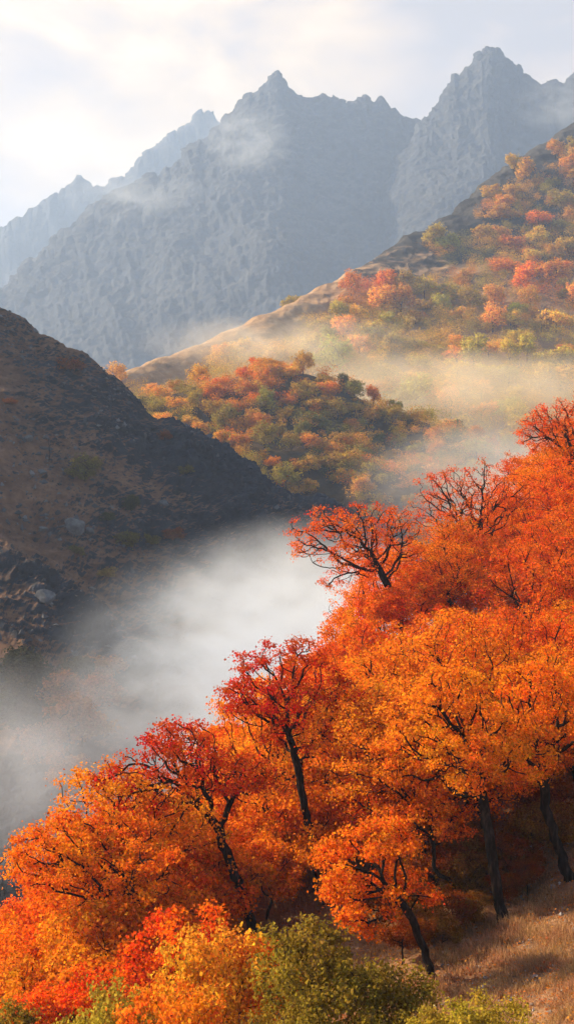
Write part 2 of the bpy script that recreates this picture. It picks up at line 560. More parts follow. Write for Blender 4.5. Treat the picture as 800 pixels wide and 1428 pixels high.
# ------------------------------------------------------------------ trees
def grow(seed, trunk, blobs, n_attr=800, step=0.24, reach=2.2, kill=0.42, jit=0.28, iters=110):
    """Branch skeleton that grows into the crown's clumps."""
    r = np.random.default_rng(seed)
    tp = [np.array(trunk[0], float)]
    for a, b in zip(trunk[:-1], trunk[1:]):
        a, b = np.array(a, float), np.array(b, float)
        k = max(1, int(np.linalg.norm(b - a) / step))
        for j in range(1, k + 1):
            tp.append(a + (b - a) * j / k + r.normal(0, 0.025, 3))
    nodes = list(tp)
    par = [-1] + list(range(len(tp) - 1))
    n_trunk = len(tp)
    vol = np.array([b[1][0] * b[1][1] * b[1][2] for b in blobs]) ** 0.8
    cnt = (vol / vol.sum() * n_attr).astype(int) + 1
    A = []
    for (c, rad), k in zip(blobs, cnt):
        q = r.normal(0, 1, (k, 3))
        q /= np.linalg.norm(q, axis=1, keepdims=True)
        q *= r.random((k, 1)) ** 0.45
        A.append(np.array(c) + q * np.array(rad))
    A = np.concatenate(A)
    P = np.array(nodes)
    d = np.linalg.norm(A[:, None] - P[None], axis=-1)
    near, nd = d.argmin(1), d.min(1)
    alive = np.ones(len(A), bool)
    for it in range(iters):
        act = alive & (nd < (reach if it > 12 else 9.0))
        if not act.any():
            break
        dirs = {}
        vec = A[act] - P[near[act]]
        vec /= np.linalg.norm(vec, axis=1, keepdims=True) + 1e-9
        for n_, v_ in zip(near[act], vec):
            dirs.setdefault(int(n_), []).append(v_)
        new, npar = [], []
        for n_, vs in dirs.items():
            v_ = np.mean(vs, 0) + r.normal(0, jit, 3) + np.array([0, 0, 0.05])
            if par[n_] >= 0:
                w = P[n_] - P[par[n_]]
                v_ = v_ + 0.45 * w / (np.linalg.norm(w) + 1e-9)
            v_ /= np.linalg.norm(v_) + 1e-9
            new.append(P[n_] + v_ * step)
            npar.append(n_)
        new = np.array(new)
        base = len(P)
        P = np.concatenate([P, new])
        par += npar
        dn = np.linalg.norm(A[:, None] - new[None], axis=-1)
        m_, i_ = dn.min(1), dn.argmin(1)
        better = m_ < nd
        nd = np.where(better, m_, nd)
        near = np.where(better, base + i_, near)
        alive &= nd > kill
    return P, np.array(par), n_trunk


def radii(P, par, tip=0.012, power=2.4):
    n = len(P)
    acc = np.zeros(n)
    kids = np.zeros(n, int)
    for i in range(n - 1, 0, -1):
        if acc[i] == 0:
            acc[i] = tip ** power
        acc[par[i]] += acc[i]
        kids[par[i]] += 1
    return acc ** (1 / power), kids


def tube_mesh(name, P, par, rad, use, flare=0):
    """Tubes along the skeleton's segments in `use`."""
    V, Fc = [], []
    first = {}
    for i in range(1, len(P)):
        p = par[i]
        if p not in first or rad[i] > rad[first[p]]:
            first[p] = i
    rings = {}

    def frame(d):
        d = d / (np.linalg.norm(d) + 1e-9)
        a = np.cross(d, [0.3, 0.9, 0.1])
        a /= np.linalg.norm(a) + 1e-9
        return a, np.cross(d, a)

    def ring(c, d, r, k):
        a, b = frame(d)
        s = len(V)
        for j in range(k):
            t = 2 * math.pi * j / k
            V.append(c + (a * math.cos(t) + b * math.sin(t)) * r)
        return s

    def sides(r):
        return 8 if r > 0.09 else 5 if r > 0.03 else 3
    for i in range(1, len(P)):
        if not use[i]:
            continue
        p = par[i]
        d = P[i] - P[p]
        k = sides(rad[i])
        key = (p, k)
        if first.get(p) == i and key in rings:
            s0 = rings[key]
        else:
            r0 = min(rad[p], rad[i] * 1.12)
            if p <= flare:
                r0 = rad[p] * (1.5 - 0.5 * p / max(flare, 1))
            s0 = ring(P[p] - d * (0.3 if p == 0 else 0.0), d, r0, k)
        s1 = ring(P[i], d, rad[i] * (1.0 if i > flare else 1.4 - 0.4 * i / max(flare, 1)), k)
        rings[(i, k)] = s1
        for j in range(k):
            j2 = (j + 1) % k
            Fc.append((s0 + j, s0 + j2, s1 + j2, s1 + j))
    return mesh_from(name, np.array(V), Fc, smooth=True) if V else None


def leaves_mesh(name, centers, n, spread, size, seed, up=0.35, blobs=None, out=0.0):
    """n small folded leaves scattered in tufts round the given twig points."""
    r = np.random.default_rng(seed)
    pick_i = r.integers(0, len(centers), n)
    c = centers[pick_i]
    off = r.normal(0, 1, (n, 3)) * np.array(spread)
    p = c + off
    nrm = r.normal(0, 1, (n, 3)) + np.array([0, 0, up])
    if blobs is not None:
        bc = np.array([b_[0] for b_ in blobs])
        br = np.array([b_[1] for b_ in blobs])
        dd = np.linalg.norm((centers[:, None] - bc[None]) / br[None], axis=-1)
        o_ = (p - bc[dd.argmin(1)][pick_i]) / br[dd.argmin(1)][pick_i]
        nrm = nrm + out * o_ / (np.linalg.norm(o_, axis=1, keepdims=True) + 1e-6)
    nrm /= np.linalg.norm(nrm, axis=1, keepdims=True)
    a = np.cross(nrm, r.normal(0, 1, (n, 3)))
    a /= np.linalg.norm(a, axis=1, keepdims=True) + 1e-9
    b = np.cross(nrm, a)
    s = size[0] + (size[1] - size[0]) * r.random((n, 1)) ** 1.5
    w = s * (0.36 + 0.14 * r.random((n, 1)))
    fold = nrm * s * 0.14
    V = np.stack([p - a * s * 0.5, p + b * w + fold, p + a * s * 0.5, p - b * w + fold], 1).reshape(-1, 3)
    return mesh_from(name, V, np.arange(4 * n).reshape(n, 4))


class Kind:
    pass


def make_tree(seed, trunk, blobs, n_attr, n_leaf, spread=(0.19, 0.19, 0.12), size=(0.065, 0.14), step=0.24, kill=0.42, reach=2.2, tip=0.016, limbs=True, jit=0.30, thin=0.022):
    P, par, nt_ = grow(seed, trunk, blobs, n_attr, step, reach, kill, jit)
    rad, kids = radii(P, par, tip)
    k = Kind()
    owner = np.full(len(P), -1)
    sub = np.ones(len(P))
    for i in range(len(P) - 1, 0, -1):
        sub[par[i]] += sub[i]
    k.limbs = []
    lid = 0
    for i in range(1, len(P)):
        if i < nt_:
            owner[i] = -1
        elif par[i] < nt_:
            if limbs and sub[i] > 0.09 * len(P):
                owner[i] = lid
                lid += 1
        else:
            owner[i] = owner[par[i]]
    k.trunk = tube_mesh('trunk', P, par, rad, owner == -1, flare=4)
    k.limbs = [tube_mesh('limb', P, par, rad, owner == j) for j in range(lid)]
    tips = P[((kids == 0) | ((rad < thin) & (np.random.default_rng(seed).random(len(P)) < 0.25))) & (np.arange(len(P)) > nt_)]
    if len(tips) < 8:
        tips = P[-max(8, len(P) // 2):]
    k.crown = leaves_mesh('crown', tips, n_leaf, spread, size, seed + 1, 0.35, blobs, 1.0)
    for me in [k.trunk] + k.limbs:
        me.materials.append(BARK)
    return k


def blobs_for(seed, c, rx, ry, rz, n=9, s=0.5, e0=-0.6):
    """Clumps set round the inside of a crown ellipsoid."""
    r = np.random.default_rng(seed)
    out = [((c[0], c[1], c[2]), (rx * 0.55, ry * 0.55, rz * 0.5))]
    for j in range(n):
        t = 2 * math.pi * (j + r.random() * 0.6) / n
        e = r.uniform(e0, 1.0)
        q = math.sqrt(max(0, 1 - e * e)) * 0.72
        k = s * r.uniform(0.75, 1.25)
        out.append(((c[0] + rx * q * math.cos(t), c[1] + ry * q * math.sin(t), c[2] + rz * e * 0.68), (rx * k, ry * k, rz * k * 0.75)))
    return out


def place(kind, label, cat, name, loc, color, group=None, rz=0.0, s=1.0, leafmat=LEAF):
    t = thing(name, label, cat, loc, group, rz, s)
    link('trunk', kind.trunk, BARK, t)
    for lm in kind.limbs:
        link('limb', lm, BARK, t)
    c = link('crown', kind.crown, leafmat, t)
    c.color = (*color, 1)
    return t


ORANGE = (0.80, 0.20, 0.012)
AMBER = (0.82, 0.27, 0.016)
GOLD = (0.80, 0.40, 0.03)
RED = (0.60, 0.062, 0.010)
SCARLET = (0.76, 0.14, 0.012)
RUST = (0.50, 0.13, 0.02)
OLIVE = (0.36, 0.26, 0.03)
LIME = (0.50, 0.38, 0.05)
GREEN = (0.17, 0.16, 0.03)

# hero trees: each its own skeleton, spelled out in photo pixels (du, dv from its base) at its own distance
def hero(name, label, base_uv, d, trunk_px, crown_px, color, seed, n_attr=1000, n_leaf=10000, nb=12, depth=None, group=None, bs=0.46, cat='tree', **kw):
    b = bank_under(base_uv[0], d)
    k = d / F
    u0, v0, _ = proj(b)
    tr = [(0.0, 0.0, -0.25)]
    r = np.random.default_rng(seed + 500)
    for (u, v) in trunk_px:
        tr.append(((u - base_uv[0]) * k, r.uniform(-0.25, 0.25), (base_uv[1] - v) * k))
    cu, cv, ru, rv = crown_px
    c = ((cu - base_uv[0]) * k, 0.0, (base_uv[1] - cv) * k)
    rx, rz = ru * k, rv * k
    bl = blobs_for(seed, c, rx, depth or rx * 0.85, rz, nb, bs)
    kw.setdefault('tip', 0.025)
    n_leaf = int(n_leaf * 1.2)
    kind = make_tree(seed, tr, bl, n_attr, n_leaf, **kw)
    # the base is put where the sight line at this distance says; the bank passes there
    loc = np.array([b[0], d, max(b[2], W(base_uv[0], base_uv[1], d)[2] - 0.6)])
    loc[2] = b[2] + 0.02
    return place(kind, label, cat, name, loc, color, group), kind


G_NEAR = 'autumn trees on the near bank'
heroes = []
def H(*a, **k):
    t, kd = hero(*a, group=G_NEAR, **k)
    heroes.append((t, kd))
    return t, kd

H('autumn_tree', 'crimson tree with forked black trunk standing out against the mist', (355, 1300), 53, [(345, 1250), (322, 1190), (300, 1135)], (255, 1072, 112, 88), RED, 101, n_leaf=9500)
H('autumn_tree', 'tall slim red tree with bare curved trunk beside the crimson one', (456, 1262), 56, [(450, 1215), (432, 1160), (418, 1090), (408, 1040)], (398, 998, 86, 106), RED, 102, n_leaf=9500, n_attr=850)
H('autumn_tree', 'wide low orange tree with branches sweeping down the bank', (245, 1345), 49, [(222, 1300), (196, 1262)], (130, 1195, 130, 92), ORANGE, 103, n_leaf=13000)
H('autumn_tree', 'red crested tree leaning out over the mist with twin stems', (562, 890), 84, [(556, 855), (540, 815), (528, 790)], (498, 764, 92, 88), SCARLET, 104, n_leaf=9000)
H('autumn_tree', 'open V-shaped scarlet tree with bare black boughs on the skyline', (688, 838), 93, [(682, 815), (662, 785)], (660, 712, 86, 88), SCARLET, 105, n_leaf=7500)
H('autumn_tree', 'small orange tree with crooked trunk above the grass bank', (606, 1360), 45, [(592, 1320), (574, 1275), (552, 1240)], (530, 1220, 92, 84), ORANGE, 106, n_leaf=10000)
H('autumn_tree', 'broad amber tree on a straight black trunk at the edge of the grass', (702, 1290), 50, [(690, 1230), (680, 1165), (672, 1110)], (640, 1045, 116, 122), AMBER, 107, n_leaf=16000)
H('autumn_tree', 'rust orange tree on two crossed trunks above the tan grass', (795, 1228), 52, [(776, 1180), (760, 1130), (757, 1080)], (765, 1010, 98, 116), ORANGE, 108, n_leaf=14000)
H('autumn_tree', 'bright orange tree in the middle of the wooded bank', (560, 1180), 60, [(556, 1130), (540, 1080)], (525, 1000, 85, 82), AMBER, 109, n_leaf=10000)
H('autumn_tree', 'highest orange red tree at the top of the near bank', (825, 735), 100, [(812, 700), (795, 660)], (795, 592, 66, 72), SCARLET, 110, n_leaf=7000)
H('autumn_tree', 'slender tree with a thin crooked stem under the amber canopy', (640, 1292), 52, [(633, 1255), (606, 1235), (603, 1200)], (600, 1165, 50, 42), ORANGE, 111, n_leaf=3000, n_attr=300)

# generic near trees
near_kinds = []
for j in range(7):
    r = np.random.default_rng(300 + j)
    h = 6.6 + r.random() * 1.6
    lean = -0.5 - r.random() * 1.2
    tr = [(0, 0, -0.3), (lean * 0.25, 0.1, h * 0.12), (lean * 0.7, r.uniform(-0.3, 0.3), h * 0.26)]
    bl = blobs_for(310 + j, (lean * 1.1, 0, h * 0.54), 3.0 + r.random() * 0.6, 2.7 + r.random() * 0.5, h * 0.47, 13, 0.42)
    near_kinds.append(make_tree(320 + j, tr, bl, 950, 14000))

# low bushes at the foot of the bank
bush_kinds = []
for j in range(3):
    r = np.random.default_rng(400 + j)
    tr = [(0, 0, -0.2), (0.05, 0, 0.35)]
    bl = blobs_for(410 + j, (0, 0, 1.5), 1.5, 1.4, 1.35, 11, 0.42)
    bush_kinds.append(make_tree(420 + j, tr, bl, 520, 8000, spread=(0.13, 0.13, 0.11), size=(0.06, 0.12), step=0.17, kill=0.26, tip=0.007, limbs=False, thin=0.014))

BLIME = (0.44, 0.33, 0.035)
BOLIVE = (0.30, 0.21, 0.025)
BUSHES = [(300, 1300, 40, GOLD, 1.25, 'golden yellow bush glowing below the crimson tree', 0), (372, 1318, 41, AMBER, 0.9, 'small amber bush tucked between the golden and the olive bush', 1),
          (225, 1362, 37, AMBER, 1.05, 'amber bush low beside the golden yellow one', 2), (452, 1298, 37, BOLIVE, 1.3, 'large olive green bush at the foot of the bank', 1),
          (548, 1352, 36, BOLIVE, 0.9, 'smaller olive bush beside the bare trunks', 0), (675, 1378, 34, BLIME, 0.85, 'yellow green bush in front of the tan grass', 2),
          (140, 1378, 38, BLIME, 0.95, 'pale yellow green bush under the wide orange tree', 0), (30, 1412, 38, BOLIVE, 0.8, 'little olive bush in the bottom corner under orange branches', 1),
          (600, 1412, 33, BLIME, 0.5, 'tiny lime bush beside the yellow green one', 1), (400, 1392, 35, BOLIVE, 0.8, 'dark olive bush spreading in front of the large one', 2)]
for u, vtop, d, colr, s, lab, j in BUSHES:
    b = bank_under(u, d)
    ztop = W(u, vtop, d)[2]
    hgt = max(0.9, ztop - b[2])
    sc = hgt / 2.75
    place(bush_kinds[j], lab, 'bush', 'bush', b, colr, 'low bushes at the foot of the bank', random.uniform(0, 6.28), (max(s, sc * 0.75), max(s, sc * 0.75), sc))

# fill of the wooded bank (Poisson spread), colour by where it stands
taken = [np.array(t.location[:2]) for t, _ in heroes]
hero_uvd = [proj(np.array(t.location)) for t, _ in heroes]
fill = []
tries = 0
# the wood's skyline in the photo: no tree of the fill may rise above it
SKYL = np.array([(-100, 1300), (0, 1235), (60, 1160), (110, 1085), (160, 1050), (240, 1000), (320, 1000), (335, 940), (400, 915), (440, 880), (470, 800), (520, 740), (590, 720),
                 (640, 675), (720, 655), (745, 590), (800, 530), (900, 440)], float)
TRUNKS = [(355, 1300, 300, 1120, 53), (456, 1262, 415, 1060, 56), (562, 890, 530, 780, 84), (688, 838, 655, 730, 93), (702, 1290, 675, 1130, 50), (795, 1228, 757, 1090, 52), (606, 1360, 555, 1240, 45)]


def blocks(u, d, z, h, rad):
    k = F / d
    v0, v1 = 714 - z * k, 714 - (z + h) * k
    w = rad * k
    uu = np.linspace(u - w * 0.6, u + w * 0.6, 5)
    if (np.interp(uu, SKYL[:, 0], SKYL[:, 1]) > v1 + np.abs(uu - u) / w * 0.35 * h * k).any():
        return True
    for ub, vb, ut, vt, dt in TRUNKS:
        if d < dt + 1.0:
            for f in (0.15, 0.5, 0.85):
                a, b_ = ub + (ut - ub) * f, vb + (vt - vb) * f
                if abs(a - u + 0.3 * w) < w * (1.12 if ub < 650 and ub != 606 else 0.3) and v1 + 0.05 * h * k < b_ < v0:
                    return True
    return False


while len(fill) < 125 and tries < 30000:
    tries += 1
    d = rng.uniform(50, 118)
    u = rng.uniform(-70, 880)
    x = (u - 400) / F * d
    z = float(bank_z(x, d))
    v = 714 - z / d * F
    # crest of the bank as photo line; beyond it the bank drops into the mist
    d_crest = np.interp(u, [-70, 0, 120, 250, 430, 550, 690, 800, 900], [66, 66, 70, 74, 82, 92, 103, 114, 124])
    d_front = np.interp(u, [-70, 0, 250, 400, 520, 600, 700, 800, 900], [46, 46, 50, 51, 54, 56, 56, 56, 56])
    if d > d_crest or d < d_front or blocks(u, d, z, 8.3, 3.2):
        continue
    gap = 2.7 + 0.014 * (d - 50)
    if any((x - t[0]) ** 2 + (d - t[1]) ** 2 < gap * gap for t in taken):
        continue
    taken.append(np.array([x, d]))
    fill.append((x, d, z, u, v))
# trees of the wood's edge that close the canopy over the bare trunks
for u, d in ((600, 58), (662, 61), (735, 62), (785, 64), (840, 58), (650, 70), (722, 71), (560, 58), (800, 72), (590, 66), (615, 54), (640, 55.5), (692, 56.5), (745, 57), (785, 58.5), (766, 97), (812, 99), (848, 104), (790, 108), (745, 101)):
    x = (u - 400) / F * d
    z = float(bank_z(x, d))
    if all((x - f[0]) ** 2 + (d - f[1]) ** 2 > 1.7 ** 2 for f in fill):
        fill.append((x, d, z, u, 714 - z / d * F))
fill.sort(key=lambda f: f[1])
NAMES = {ORANGE: 'orange', AMBER: 'amber', GOLD: 'golden', RED: 'crimson', SCARLET: 'scarlet', RUST: 'rust brown', OLIVE: 'olive', LIME: 'yellow green', GREEN: 'dark green'}
OCHRE0 = (0.52, 0.24, 0.036)
NAMES[OCHRE0] = 'ochre'
pending = []                     # (object, colour word, zone, u, v) of the repeats, labelled once all stand
for i, (x, d, z, u, v) in enumerate(fill):
    q = rng.random()
    redder = np.interp(d, [55, 75, 100], [0.15, 0.35, 0.75]) + (0.25 if u > 720 else 0)
    if q < redder * 0.55:
        c = SCARLET
    elif q < redder * 0.55 + 0.45:
        c = ORANGE
    elif q < 0.93:
        c = AMBER
    else:
        c = GOLD if d < 75 else ORANGE
    if u < 300:
        c = AMBER if q < 0.5 else ORANGE
    c2 = tuple(min(1, max(0.004, k * rng.uniform(0.88, 1.12))) for k in c)
    t = place(near_kinds[int(rng.integers(0, 7))], '', 'tree', 'autumn_tree', (x, d, z), c2, G_NEAR, rng.normal(0, 0.5) + (math.pi if rng.random() < 0.08 else 0), rng.choice([0.8, 0.9, 0.97, 1.05, 1.12]) * rng.uniform(0.95, 1.05))
    pending.append((t, NAMES[c], 'near', u, v))

# low saplings and thickets whose leaves reach the ground
low_kinds = []
for j in range(4):
    r = np.random.default_rng(340 + j)
    tr = [(0, 0, -0.2), (-0.1, 0, 0.4)]
    bl = blobs_for(350 + j, (-0.3, 0, 1.75), 1.9, 1.7, 1.7, 12, 0.42)
    low_kinds.append(make_tree(360 + j, tr, bl, 600, 8500, spread=(0.16, 0.16, 0.12), size=(0.075, 0.15), step=0.2, kill=0.34, tip=0.011, limbs=False, thin=0.02))
lows = []
tries = 0
while len(lows) < 85 and tries < 30000:
    tries += 1
    d = rng.uniform(42, 74)
    u = rng.uniform(-60, 860)
    x = (u - 400) / F * d
    z = float(bank_z(x, d))
    v = 714 - z / d * F
    front = np.interp(u, [-60, 100, 300, 420, 500, 560, 640, 720, 860], [42, 43, 45, 48, 52, 57, 60, 59, 60])
    back = np.interp(u, [-60, 0, 250, 860], [60, 62, 70, 74])
    if d < front or d > back or any((x - a) ** 2 + (d - b) ** 2 < 2.0 ** 2 for a, b in lows) or any((x - t[0]) ** 2 + (d - t[1]) ** 2 < 1.0 for t in taken) or blocks(u, d, z, 4.0, 2.2):
        continue
    lows.append((x, d))
    q = rng.random()
    c = (AMBER if q < 0.55 else ORANGE) if u < 520 else (ORANGE if q < 0.4 else OCHRE0)
    c2 = tuple(min(1, max(0.004, k * rng.uniform(0.88, 1.12))) for k in c)
    t = place(low_kinds[int(rng.integers(0, 4))], '', 'bush', 'autumn_bush', (x, d, z), c2, 'bushes under the trees of the near bank', rng.uniform(0, 6.28), rng.uniform(0.8, 1.3) if u < 520 else rng.uniform(0.5, 0.95))
    pending.append((t, NAMES[c], 'near', u, v))

for u, v, s_, c in ((585, 1318, 0.55, OCHRE0), (628, 1300, 0.5, RUST), (655, 1262, 0.6, OCHRE0), (720, 1232, 0.6, RUST), (742, 1205, 0.7, OCHRE0), (700, 1262, 0.4, RUST), (560, 1345, 0.5, RUST),
                    (775, 1190, 0.6, OCHRE0), (640, 1230, 0.7, OCHRE0), (605, 1260, 0.7, RUST), (570, 1290, 0.6, OCHRE0), (615, 1325, 0.45, OCHRE0), (662, 1290, 0.4, OCHRE0), (680, 1235, 0.6, OCHRE0), (735, 1250, 0.4, RUST), (760, 1165, 0.7, RUST), (600, 1225, 0.7, OCHRE0), (540, 1310, 0.7, RUST)):
    p = bank_at(u, v)
    if p is None:
        continue
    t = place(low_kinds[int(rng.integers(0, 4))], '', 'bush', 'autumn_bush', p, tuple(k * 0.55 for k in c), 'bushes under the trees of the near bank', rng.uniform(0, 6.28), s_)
    pending.append((t, NAMES[c], 'near', u, v))

for u, d, s_, c in ((452, 77, 1.1, ORANGE), (492, 80, 1.2, AMBER), (538, 82, 1.15, SCARLET), (580, 85, 1.25, ORANGE), (622, 88, 1.2, SCARLET), (515, 76, 1.2, ORANGE), (655, 91, 1.2, ORANGE)):
    p = bank_under(u, d)
    t = place(low_kinds[int(rng.integers(0, 4))], '', 'bush', 'autumn_bush', p, c, 'bushes under the trees of the near bank', rng.uniform(0, 6.28), s_)
    pending.append((t, NAMES[c], 'near', u, float(proj(p)[1])))

# ------------------------------------------------------------------ distant forest
far_kinds = []
for j in range(7):
    r = np.random.default_rng(600 + j)
    h = 6.0 + r.random() * 5
    tr = [(0, 0, -1.0), (r.uniform(-.3, .3), 0, h * 0.2), (r.uniform(-.5, .5), r.uniform(-.3, .3), h * 0.42)]
    bl = blobs_for(610 + j, (0, 0, h * 0.46), 2.9 + r.random() * 1.3, 2.9 + r.random() * 1.3, h * 0.50, 9, 0.48)
    P, par, nt_ = grow(620 + j, tr, bl, 70, 0.6, 5.0, 1.1, 0.25, 30)
    rad, _ = radii(P, par, 0.05)
    k = Kind()
    k.trunk = tube_mesh('trunk', P, par, rad, np.ones(len(P), bool), 1)
    k.trunk.materials.append(BARK)
    k.limbs = []
    cen = []
    for c, ra in bl:
        q = r.normal(0, 1, (60, 3))
        q /= np.linalg.norm(q, axis=1, keepdims=True)
        q *= r.uniform(0.4, 1.12, (60, 1))
        cen.append(np.array(c) + q * np.array(ra))
    cen = np.concatenate(cen)
    k.crown = leaves_mesh('crown', cen, 3600, (0.22, 0.22, 0.18), (0.26, 0.55), 630 + j, 0.3, bl, 2.2)
    far_kinds.append(k)

G_FAR = 'autumn trees on the far slopes'


OCHRE = (0.58, 0.28, 0.035)
NAMES[OCHRE] = 'ochre'
BURNT = (0.74, 0.28, 0.025)
NAMES[BURNT] = 'burnt orange'


OLIVE = (0.46, 0.34, 0.045)
GREEN = (0.22, 0.20, 0.04)
OCHRE = (0.70, 0.36, 0.045)
GOLD = (0.85, 0.50, 0.06)
LIME = (0.60, 0.46, 0.07)
for c_, n_ in ((OLIVE, 'olive'), (GREEN, 'dark green'), (OCHRE, 'ochre'), (GOLD, 'golden'), (LIME, 'yellow green')):
    NAMES[c_] = n_


def far_color(u, v, spur):
    q = rng.random()
    pickc = lambda *a: a[int(q * len(a))]
    if spur:
        if v < 570 and 280 < u < 470:
            return pickc(BURNT, AMBER, BURNT, AMBER, OCHRE, GOLD, AMBER, OCHRE, BURNT, ORANGE)
        if u < 280:
            return pickc(OLIVE, OLIVE, GREEN, OCHRE, GOLD, OLIVE)
        return pickc(OCHRE, OLIVE, OCHRE, OCHRE, OLIVE, GREEN, OCHRE, BURNT, AMBER, OLIVE)
    if v < 330:
        return pickc(OCHRE, BURNT, OLIVE, OLIVE, OCHRE, AMBER, OCHRE)
    if 455 < u < 555 and 370 < v < 440:
        return pickc(SCARLET, BURNT, BURNT, OCHRE)
    if v < 445:
        return pickc(OLIVE, OLIVE, LIME, OCHRE, OLIVE, GREEN, GOLD, OLIVE, OCHRE, BURNT) if u < 690 else pickc(OCHRE, BURNT, AMBER, OLIVE, OCHRE, GOLD)
    return pickc(GOLD, LIME, GOLD, GOLD, LIME, OLIVE, GOLD, GOLD, OCHRE, LIME)


far = []
def try_far(key, G, n, rows, minpx, test, tries=40000):
    got = []
    nv, nu = G.shape[:2]
    for _ in range(tries):
        if len(got) >= n:
            break
        i = int(rng.uniform(rows[0], rows[1]) * (nv - 1))
        j = int(rng.integers(0, nu))
        p = G[i, j]
        u, v, d = proj(p)
        if not (-15 < u < 815 and 170 < v < (1170 if key == 'knoll' else 760)) or not test(u, v, p):
            continue
        mp = minpx(u, v)
        if any((u - a) ** 2 + ((v - b) * 1.25) ** 2 < mp * mp for a, b in got):
            continue
        got.append((u, v))
        far.append((p.copy(), u, v, key))


clump = lambda p: float(fbm(np.array([p]) * 0.022, 2, 88)[0])
def side_test(u, v, p):
    vc = np.interp(u, [a[0] for a in H_crest], [a[1] for a in H_crest])
    below = v - vc
    c = clump(p)
    if below < 8:
        return u > 590 and rng.random() < 0.02
    edge = np.interp(u, [200, 400, 480, 560, 640, 720, 800], [80, 50, 42, 38, 50, 60, 65])
    if below < edge:
        return c > 0.12
    if v > 640:
        return False
    if below < edge + 60:
        return c > -0.12
    return True


try_far('side', GH, 160, (0.3, 0.75), lambda u, v: np.interp(v, [200, 350, 450, 600], [17, 18, 21, 25]), side_test)
try_far('spur', GS, 128, (0.2, 0.62), lambda u, v: np.interp(v, [520, 620, 740], [18, 24, 30]), lambda u, v, p: v < 760)
# the dim trees on the foggy knoll at the left, and the pale bush above them
try_far('knoll', GL, 14, (0.15, 0.45), lambda u, v: 30, lambda u, v, p: u < 150 + (v - 930) * 0.1 and 950 < v)
print('FAR', len(far), [sum(f[3] == k for f in far) for k in ('side', 'spur', 'knoll')])
KNR = (0.26, 0.11, 0.04)
KNG = (0.06, 0.06, 0.03)
NAMES[KNR] = 'dull brown'
NAMES[KNG] = 'dark green'
for p, u, v, key in far:
    if key == 'knoll':
        c = [KNR, KNG, KNG][int(rng.integers(0, 3))]
        s = rng.uniform(0.65, 0.9)
    else:
        c = far_color(u, v, key == 'spur')
        s = rng.uniform(0.6, 0.98) if key == 'spur' else rng.uniform(0.75, 1.3) * np.interp(v, [200, 300, 450], [1.3, 1.6, 1.5])
    c2 = tuple(min(1, max(0.004, k * rng.uniform(0.85, 1.15))) for k in c)
    t = place(far_kinds[int(rng.integers(0, 7))], '', 'tree', 'hillside_tree', p, c2, G_FAR, rng.uniform(0, 6.28), (s * rng.uniform(0.85, 1.3), s * rng.uniform(0.85, 1.2), s * rng.uniform(0.78, 1.08)), FARLEAF)
    pending.append((t, NAMES[c], key, u, v))

def woodland(n, seed):
    """The smaller trees and scrub between the counted ones, past three hundred of a kind, as one mass."""
    r = np.random.default_rng(seed)
    Vs, Cs = [], []
    for G, rows, k in ((GH, (0.3, 0.72), int(n * 0.66)), (GS, (0.16, 0.6), n - int(n * 0.66))):
        nv, nu = G.shape[:2]
        got = 0
        while got < k:
            p = G[int(r.uniform(*rows) * (nv - 1)), int(r.integers(0, nu))]
            u, v, d = proj(p)
            if not (-15 < u < 815 and 170 < v < (660 if G is GH else 770)):
                continue
            big = r.random() < 0.6
            if G is GH:
                vc = np.interp(u, [a[0] for a in H_crest], [a[1] for a in H_crest])
                if v - vc < 32 or clump(p) < np.interp(v - vc, [30, 60, 95], [0.1, -0.3, -0.9]):
                    continue
            got += 1
            R_ = (r.uniform(1.6, 2.9) if big else r.uniform(0.7, 1.5)) * (2.0 if G is GH else 1.15)
            lobes = r.normal(0, 0.5, (5, 3)) * np.array([1, 1, 0.5]) + np.array([0, 0, 1.0])
            lobes[0] = (0, 0, 0.8)
            m_ = (650 if G is GH else 480) if big else 130
            li = r.integers(0, 5, m_)
            q = r.normal(0, 1, (m_, 3))
            q /= np.linalg.norm(q, axis=1, keepdims=True)
            pos = p + (lobes[li] + q * r.uniform(0.45, 0.78, (m_, 1))) * R_ * np.array([1, 1, 0.9 if big else 0.7])
            nrm = q * 2 + r.normal(0, 1, (m_, 3))
            nrm /= np.linalg.norm(nrm, axis=1, keepdims=True)
            a = np.cross(nrm, r.normal(0, 1, (m_, 3)))
            a /= np.linalg.norm(a, axis=1, keepdims=True)
            b_ = np.cross(nrm, a)
            s_ = r.uniform(0.2, 0.45, (m_, 1))
            Vs.append(np.stack([pos - a * s_ * 0.5, pos + b_ * s_ * 0.4, pos + a * s_ * 0.5, pos - b_ * s_ * 0.4], 1).reshape(-1, 3))
            c = np.array(far_color(u, v, G is GS)) * r.uniform(0.8, 1.15)
            Cs.append(np.repeat(np.append(np.clip(c, 0, 1), 1)[None], m_ * 4, 0))
    V = np.concatenate(Vs)
    me = mesh_from('woodland', V, np.arange(len(V)).reshape(-1, 4))
    at = me.color_attributes.new('species', 'FLOAT_COLOR', 'POINT')
    at.data.foreach_set('color', np.concatenate(Cs).astype(np.float32).ravel())
    return me


o = link('woodland', woodland(3000, 9), SCRUB)
o['kind'] = 'stuff'
o['label'] = 'smaller ochre and olive trees and scrub massed on the far slopes'

